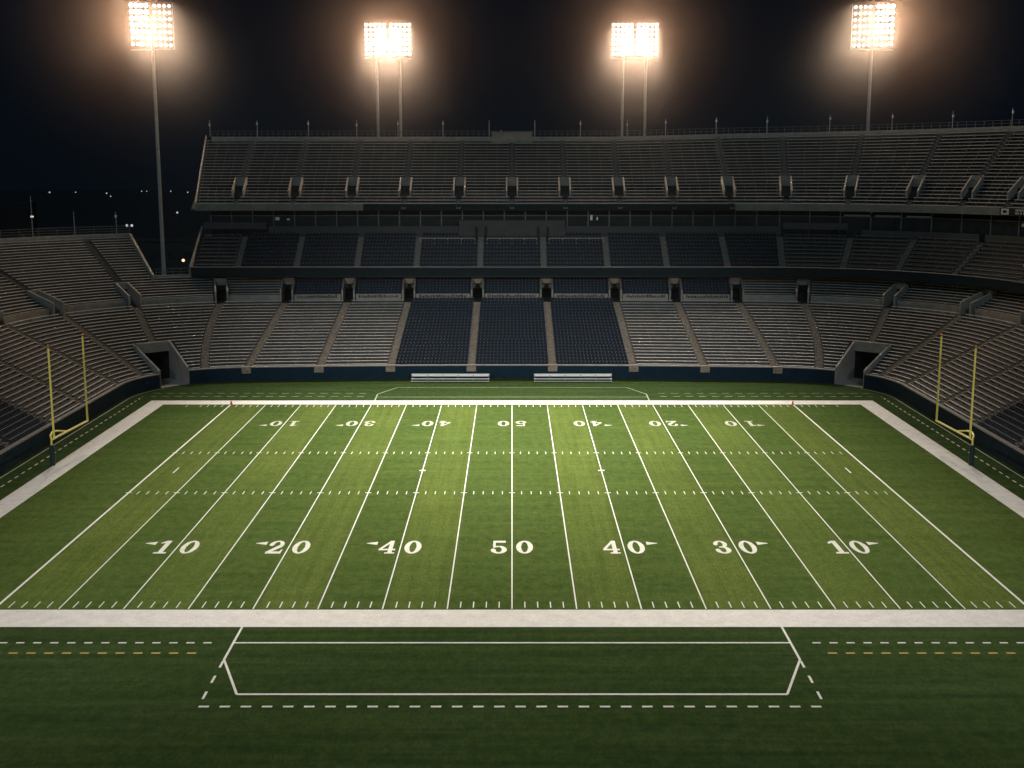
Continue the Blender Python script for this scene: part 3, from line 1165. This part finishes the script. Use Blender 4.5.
tower((-22.6, 235, 0), 0, 'two-masted floodlight tower left of the middle of the upper deck', 51.4, (-2.1, 2.1), 5, 7, .80, .86,
      lambda sg, c, r: c < 2 and 0 < r < 6, aim=(-7, 134, 0))
tower((22.4, 235, 0), 0, 'two-masted floodlight tower right of the middle of the upper deck', 51.4, (-2.1, 2.1), 5, 7, .80, .86,
      lambda sg, c, r: c < 2 and 0 < r < 6, aim=(7, 134, 0))
tower((-64.2, 230, 0), R(-12), 'tall single-mast floodlight tower in the gap beyond the end stand', 52.6, (0,), 4, 7, .95, 1.12,
      lambda sg, c, r: sg < 0 and r > 1, shear=-.05, glow_x=-1.6, aim=(-7, 134, 0))
tower((65.7, 235, 0), R(12), 'single-mast floodlight tower rising behind the curved end of the upper deck', 53.0, (0,), 4, 7, .95, 1.12,
      lambda sg, c, r: sg > 0 and r > 1, shear=.05, glow_x=1.6, aim=(7, 134, 0))
# the matching pair on the camera's side of the field
for sx in (-1, 1):
    tower((sx * 60, -30, 0), math.pi + sx * R(14), 'floodlight tower on the near side beyond the ' + ('left' if sx < 0 else 'right') + ' near corner', 52.0, (-2.1, 2.1), 5, 7, .80, .86,
          lambda sg, c, r: False, power=1.0, aim=(sx * 24, 119, 4), cone=28)

# ------------------------------------------------------------------ goalposts
def goalpost(sx, label):
    t = thing('goalpost', label, 'goalpost', (sx * 49.2, 130.4, 0), 0, 'yellow goalposts at the two ends')
    hb, L, hu, fx = 2.95, 9.2, 12.9, .8
    mb = MB()
    mb.tube((0, 0, 0), (0, 0, 2.15), .27, .27, 'pad', 16)
    mb.tube((0, 0, 2.15), (0, 0, 2.22), .27, .20, 'pad', 16)
    mb.build('base_pad', t)
    mb = MB()
    mb.pipe([(0, 0, 2.15), (0, 0, 2.7), (-sx * .3, .1, 2.95)], .10, 'yellow', 12)
    mb.pipe([(0, .05, 2.75), (sx * .42, .9, 3.06), (sx * .62, 2.0, 3.2), (sx * .40, 2.9, 3.14), (-sx * .3, 3.7, hb)], .10, 'yellow', 10)
    mb.build('gooseneck', t)
    mb = MB()
    mb.tube((-sx * .3, -.12, hb), (-sx * fx, L + .12, hb), .12, .12, 'yellow', 12)
    mb.build('crossbar', t)
    for x, y in ((-sx * .3, 0), (-sx * fx, L)):
        mb = MB()
        mb.tube((x, y, hb), (x, y, hu), .115, .10, 'yellow', 12)
        mb.tube((x, y, hu), (x, y, hu + .05), .10, .04, 'yellow', 12)
        u = mb.build('upright', t)
        rb = MB()
        rb.prism([(x - .012, y + .09, hu - .75), (x + .012, y + .09, hu - .75), (x + .012, y + .16, hu - .02), (x - .012, y + .16, hu - .02)],
                 [(x - .012, y + .22, hu - .7), (x + .012, y + .22, hu - .7), (x + .012, y + .26, hu - .05), (x - .012, y + .26, hu - .05)], 'ribbon')
        rb.tube((x, y, hu - .22), (x, y, hu - .02), .122, .12, 'ribbon', 12)
        rb.build('ribbon', u)
    return t
goalpost(-1, 'yellow goalpost in front of the tall end stand with one dark tunnel beyond it')
goalpost(1, 'yellow goalpost in front of the curved stand with three stacked tiers')

# ------------------------------------------------------------------ team benches
def bench(x, label):
    t = thing('team_bench', label, 'bench', (x, 182.0, 0), 0, 'white team benches at the far wall')
    L = 5.75
    mb = MB(); mb.box(-L, L, -.30, .12, .44, .52, 'white_metal'); mb.build('seat', t)
    mb = MB(); mb.box(-L, L, .26, .33, .78, 1.16, 'white_metal'); mb.build('backrest', t)
    mb = MB(); mb.box(-L, L, -.62, -.36, .16, .21, 'white_metal'); mb.build('footboard', t)
    for i in range(6):
        xx = -L + .1 + (2 * L - .2) * i / 5
        mb = MB()
        mb.box(xx - .04, xx + .04, -.28, -.2, 0, .44, 'rail')
        mb.box(xx - .04, xx + .04, .06, .14, 0, .44, 'rail')
        mb.prism([(xx - .04, .14, .3), (xx + .04, .14, .3), (xx + .04, .22, .3), (xx - .04, .22, .3)],
                 [(xx - .04, .22, 1.0), (xx + .04, .22, 1.0), (xx + .04, .28, 1.0), (xx - .04, .28, 1.0)], 'rail')
        mb.box(xx - .03, xx + .03, -.6, -.28, .10, .16, 'rail')
        mb.box(xx - .03, xx + .03, -.6, -.54, 0, .10, 'rail')
        mb.build('leg', t)
bench(-9.1, 'white team bench left of the fifty yard line at the far wall')
bench(9.0, 'white team bench right of the fifty yard line at the far wall')

# ------------------------------------------------------------------ pylons
for sx, lab in ((-1, 'small orange pylon where the left goal line meets the far sideline'), (1, 'small orange pylon where the right goal line meets the far sideline')):
    mb = MB()
    a = [(-.12, -.12, .026), (.12, -.12, .026), (.12, .12, .026), (-.12, .12, .026)]
    mb.prism(a, [(x * .85, y * .85, .42) for x, y, z in a], 'orange')
    mb.prism([(x * 1.25, y * 1.25, .025) for x, y, z in a], [(x * 1.25, y * 1.25, .06) for x, y, z in a], 'orange')
    o = mb.build('pylon')
    o.location = (sx * 8 * YD, 164.6, 0)
    tag(o, lab, 'pylon', 'orange corner pylons')

# ------------------------------------------------------------------ rim poles (world positions along the upper rim)
RIMS = [-54.3, -45.8, -36.6, -27.9, -20.5, -12.4, -4.1, 4.1, 12.3, 20.7, 27.6, 36.7, 43.9]
def rim_z(s):
    return U_Z0 + U_R * U_N * lift(s) + .62
ORD = ['first', 'second', 'third', 'fourth', 'fifth', 'sixth', 'seventh', 'eighth', 'ninth', 'tenth', 'eleventh', 'twelfth', 'thirteenth', 'fourteenth', 'fifteenth', 'sixteenth', 'seventeenth']
allr = RIMS + [51.3, 58.5, 65.4, 72.2]
for i, s in enumerate(allr):
    x, y = deck_path(s, DB + .15)
    lamp = i not in (6, 7)
    rim_pole(x, y, rim_z(s), 2.9, 'thin pole on the upper deck rim, %s from its cut end' % ORD[i], lamp, .80 if i % 3 else .72)

# left end stand: three masts and the twin floodlight at its corner
for s, lab, h in ((-71.8, 'thin pole on the end stand rim nearest the dark scoreboard', 6.5), (-68.2, 'plain thin pole on the end stand rim between two others', 3.8),
                  (-64.5, 'thin pole on the end stand rim nearest the twin spotlights', 3.6)):
    x, y = lower_path(s, dt + .15)
    p = rim_pole(x, y, zt + 1.0, h, lab, h != 3.8, .5 if h > 6 else .8, 'rim_pole', 'thin poles along the end stand rim')
    if h > 6:
        mb = MB()
        mb.box(-.05, .35, -.35, -.1, h * .5 - .15, h * .5 + .1, 'cold_lamp')
        mb.build('lamp', p)
x, y = lower_path(EXT, dt + .15)
t = thing('twin_spotlight', 'pair of small bright spotlights on the corner of the end stand', 'spotlight', (x, y, zt + .9), 0)
mb = MB()
mb.tube((0, 0, 0), (0, 0, 1.2), .05, .05, 'rail', 8)
mb.box(-.55, .55, -.05, .05, 1.15, 1.23, 'rail')
mb.build('bracket', t)
for q in (-.42, .42):
    mb = MB()
    mb.tube((q, .12, 1.42), (q, -.1, 1.40), .14, .24, 'lamp_housing', 10)
    mb.tube((q, -.102, 1.40), (q, -.13, 1.40), .22, .20, 'cold_lamp', 10)
    mb.build('lamp', t)

# ------------------------------------------------------------------ dark buildings beyond
t = thing('scoreboard', 'dark back of a scoreboard beyond the end stand', 'scoreboard', (-102.2, 250, 0))
mb = MB(); mb.box(-9, 7.6, -.7, .7, 18.0, 24.0, 'black'); mb.build('panel', t)
mb = MB(); mb.box(-9.1, 7.7, -.8, .8, 24.003, 24.2, 'dark'); mb.build('cap', t)
for q in (-6, 0, 5):
    mb = MB(); mb.tube((q, 0, 0), (q, 0, 18), .4, .4, 'rail', 10); mb.build('post', t)
t = thing('building', 'dim flat-roofed block seen in the gap between the two stands', 'building', (-72, 262, 0))
mb = MB(); mb.box(-9, 7, 0, 18, 0, 15.6, 'dark'); mb.build('wall', t)
mb = MB(); mb.box(-9.3, 7.3, -.3, 18.3, 15.603, 16.3, 'dark'); mb.build('roof', t)
for q in (-7, -3.5, 0, 3.5):
    for zz in (8.0, 12.0):
        mb = MB(); mb.box(q, q + 1.6, -.06, -.003, zz, zz + 1.6, 'glass'); mb.build('window', t)
def lamp_post(x, y, h, label, mat, r, name='street_lamp', group='street lamps far beyond the stadium'):
    t = thing(name, label, 'street lamp', (x, y, -.12), 0, group)
    mb = MB()
    mb.tube((0, 0, 0), (0, 0, h), .11, .07, 'dark', 8)
    mb.tube((0, 0, h), (0, -.6, h + .15), .06, .05, 'dark', 6)
    mb.build('post', t)
    mb = MB()
    for i in range(6):
        a0, a1 = math.pi * i / 6, math.pi * (i + 1) / 6
        mb.tube((0, -.6, h - r * math.cos(a0)), (0, -.6, h - r * math.cos(a1)), max(.001, r * math.sin(a0)), max(.001, r * math.sin(a1)), mat, 12)
    mb.build('lamp', t)
far = [(50, 192, .50), (76, 192, .42), (107, 193, .50), (111, 196, .42), (142, 191, .40), (147, 191, .32), (171, 191, .40), (188, 192, .42)]
ords = ['first', 'second', 'third', 'fourth', 'fifth', 'sixth', 'seventh', 'eighth']
for k, (ax, ay, r) in enumerate(far):
    D = 640 + 17 * ((k * 5) % 7)
    h = CAM_H - D * math.tan(PITCH + math.atan((ay - 384) / 1250))
    dep = D * math.cos(PITCH) + (CAM_H - h) * math.sin(PITCH)
    lamp_post((ax - 512) / 1250 * dep, D, h, 'tiny white lamp on the dark skyline, %s from the scoreboard side' % ords[k], 'cold_lamp', r * .75)
lamp_post(-79.5, 300, 20.3, 'cold lamp on a tall post just beside the single floodlight mast', 'cold_lamp', .22)
lamp_post(-65.6, 250.5, 12.8, 'warm glowing globe lamp low in the gap between the stands', 'warm_lamp', .30, 'globe_lamp', None)

# ------------------------------------------------------------------ night haze and the added floodlight halos
mb = MB()
mb.box(-1600, 1600, -400, 1600, -1.2, 72, 'ground')
hz = mb.build('haze')
hm = bpy.data.materials.new('night_haze')
hm.use_nodes = True
nt = hm.node_tree
for nd in list(nt.nodes):
    if nd.type != 'OUTPUT_MATERIAL':
        nt.nodes.remove(nd)
pv = nt.nodes.new('ShaderNodeVolumePrincipled')
pv.inputs['Color'].default_value = (0.9, 0.92, 0.95, 1)
pv.inputs['Density'].default_value = 0.000010
pv.inputs['Anisotropy'].default_value = 0.55
out = next(nd for nd in nt.nodes if nd.type == 'OUTPUT_MATERIAL')
nt.links.new(pv.outputs[0], out.inputs['Volume'])
hz.data.materials.clear()
hz.data.materials.append(hm)
tag(hz, kind='stuff')
# mist ball added round each lit lamp bank, thinning outward to shape its halo
def halo_mat(rad, dens):
    m = bpy.data.materials.new('lamp_halo')
    m.use_nodes = True
    t = m.node_tree
    for nd in list(t.nodes):
        if nd.type != 'OUTPUT_MATERIAL':
            t.nodes.remove(nd)
    o = next(nd for nd in t.nodes if nd.type == 'OUTPUT_MATERIAL')
    v = t.nodes.new('ShaderNodeVolumePrincipled')
    v.inputs['Color'].default_value = (1.0, 0.73, 0.57, 1)  # warm tint of the halo put into the scattering colour
    v.inputs['Anisotropy'].default_value = 0.3
    c = t.nodes.new('ShaderNodeTexCoord')
    ln = t.nodes.new('ShaderNodeVectorMath'); ln.operation = 'LENGTH'
    t.links.new(c.outputs['Object'], ln.inputs[0])
    mr = t.nodes.new('ShaderNodeMapRange')
    mr.inputs[1].default_value = 7; mr.inputs[2].default_value = rad
    mr.inputs[3].default_value = 1; mr.inputs[4].default_value = 0
    t.links.new(ln.outputs['Value'], mr.inputs[0])
    pw = t.nodes.new('ShaderNodeMath'); pw.operation = 'POWER'; pw.inputs[1].default_value = 2.7
    t.links.new(mr.outputs[0], pw.inputs[0])
    mu = t.nodes.new('ShaderNodeMath'); mu.operation = 'MULTIPLY'; mu.inputs[1].default_value = dens
    t.links.new(pw.outputs[0], mu.inputs[0])
    t.links.new(mu.outputs[0], v.inputs['Density'])
    t.links.new(v.outputs[0], o.inputs['Volume'])
    return m
HALO_R = 36.0
mm = halo_mat(HALO_R, 0.0030)
for loc in HALOS:
    mb = MB()
    n1, n2 = 16, 10
    ring = lambda a: [(HALO_R * math.sin(a) * math.cos(2 * math.pi * i / n1), HALO_R * math.sin(a) * math.sin(2 * math.pi * i / n1), HALO_R * math.cos(a)) for i in range(n1)]
    top = len(mb.v); mb.v.append((0, 0, HALO_R))
    for j in range(1, n2):
        mb.v += ring(math.pi * j / n2)
    bot = len(mb.v); mb.v.append((0, 0, -HALO_R))
    mi = mb.mat('ground')
    for i in range(n1):
        q = (i + 1) % n1
        mb.f.append((top, 1 + i, 1 + q)); mb.mi.append(mi)
        for j in range(n2 - 2):
            a, b = 1 + j * n1, 1 + (j + 1) * n1
            mb.f.append((a + i, b + i, b + q, a + q)); mb.mi.append(mi)
        a = 1 + (n2 - 2) * n1
        mb.f.append((a + i, bot, a + q)); mb.mi.append(mi)
    o = mb.build('haze')  # added halo volume round one lamp bank
    o.data.materials.clear(); o.data.materials.append(mm)
    o.location = loc
    tag(o, kind='stuff')
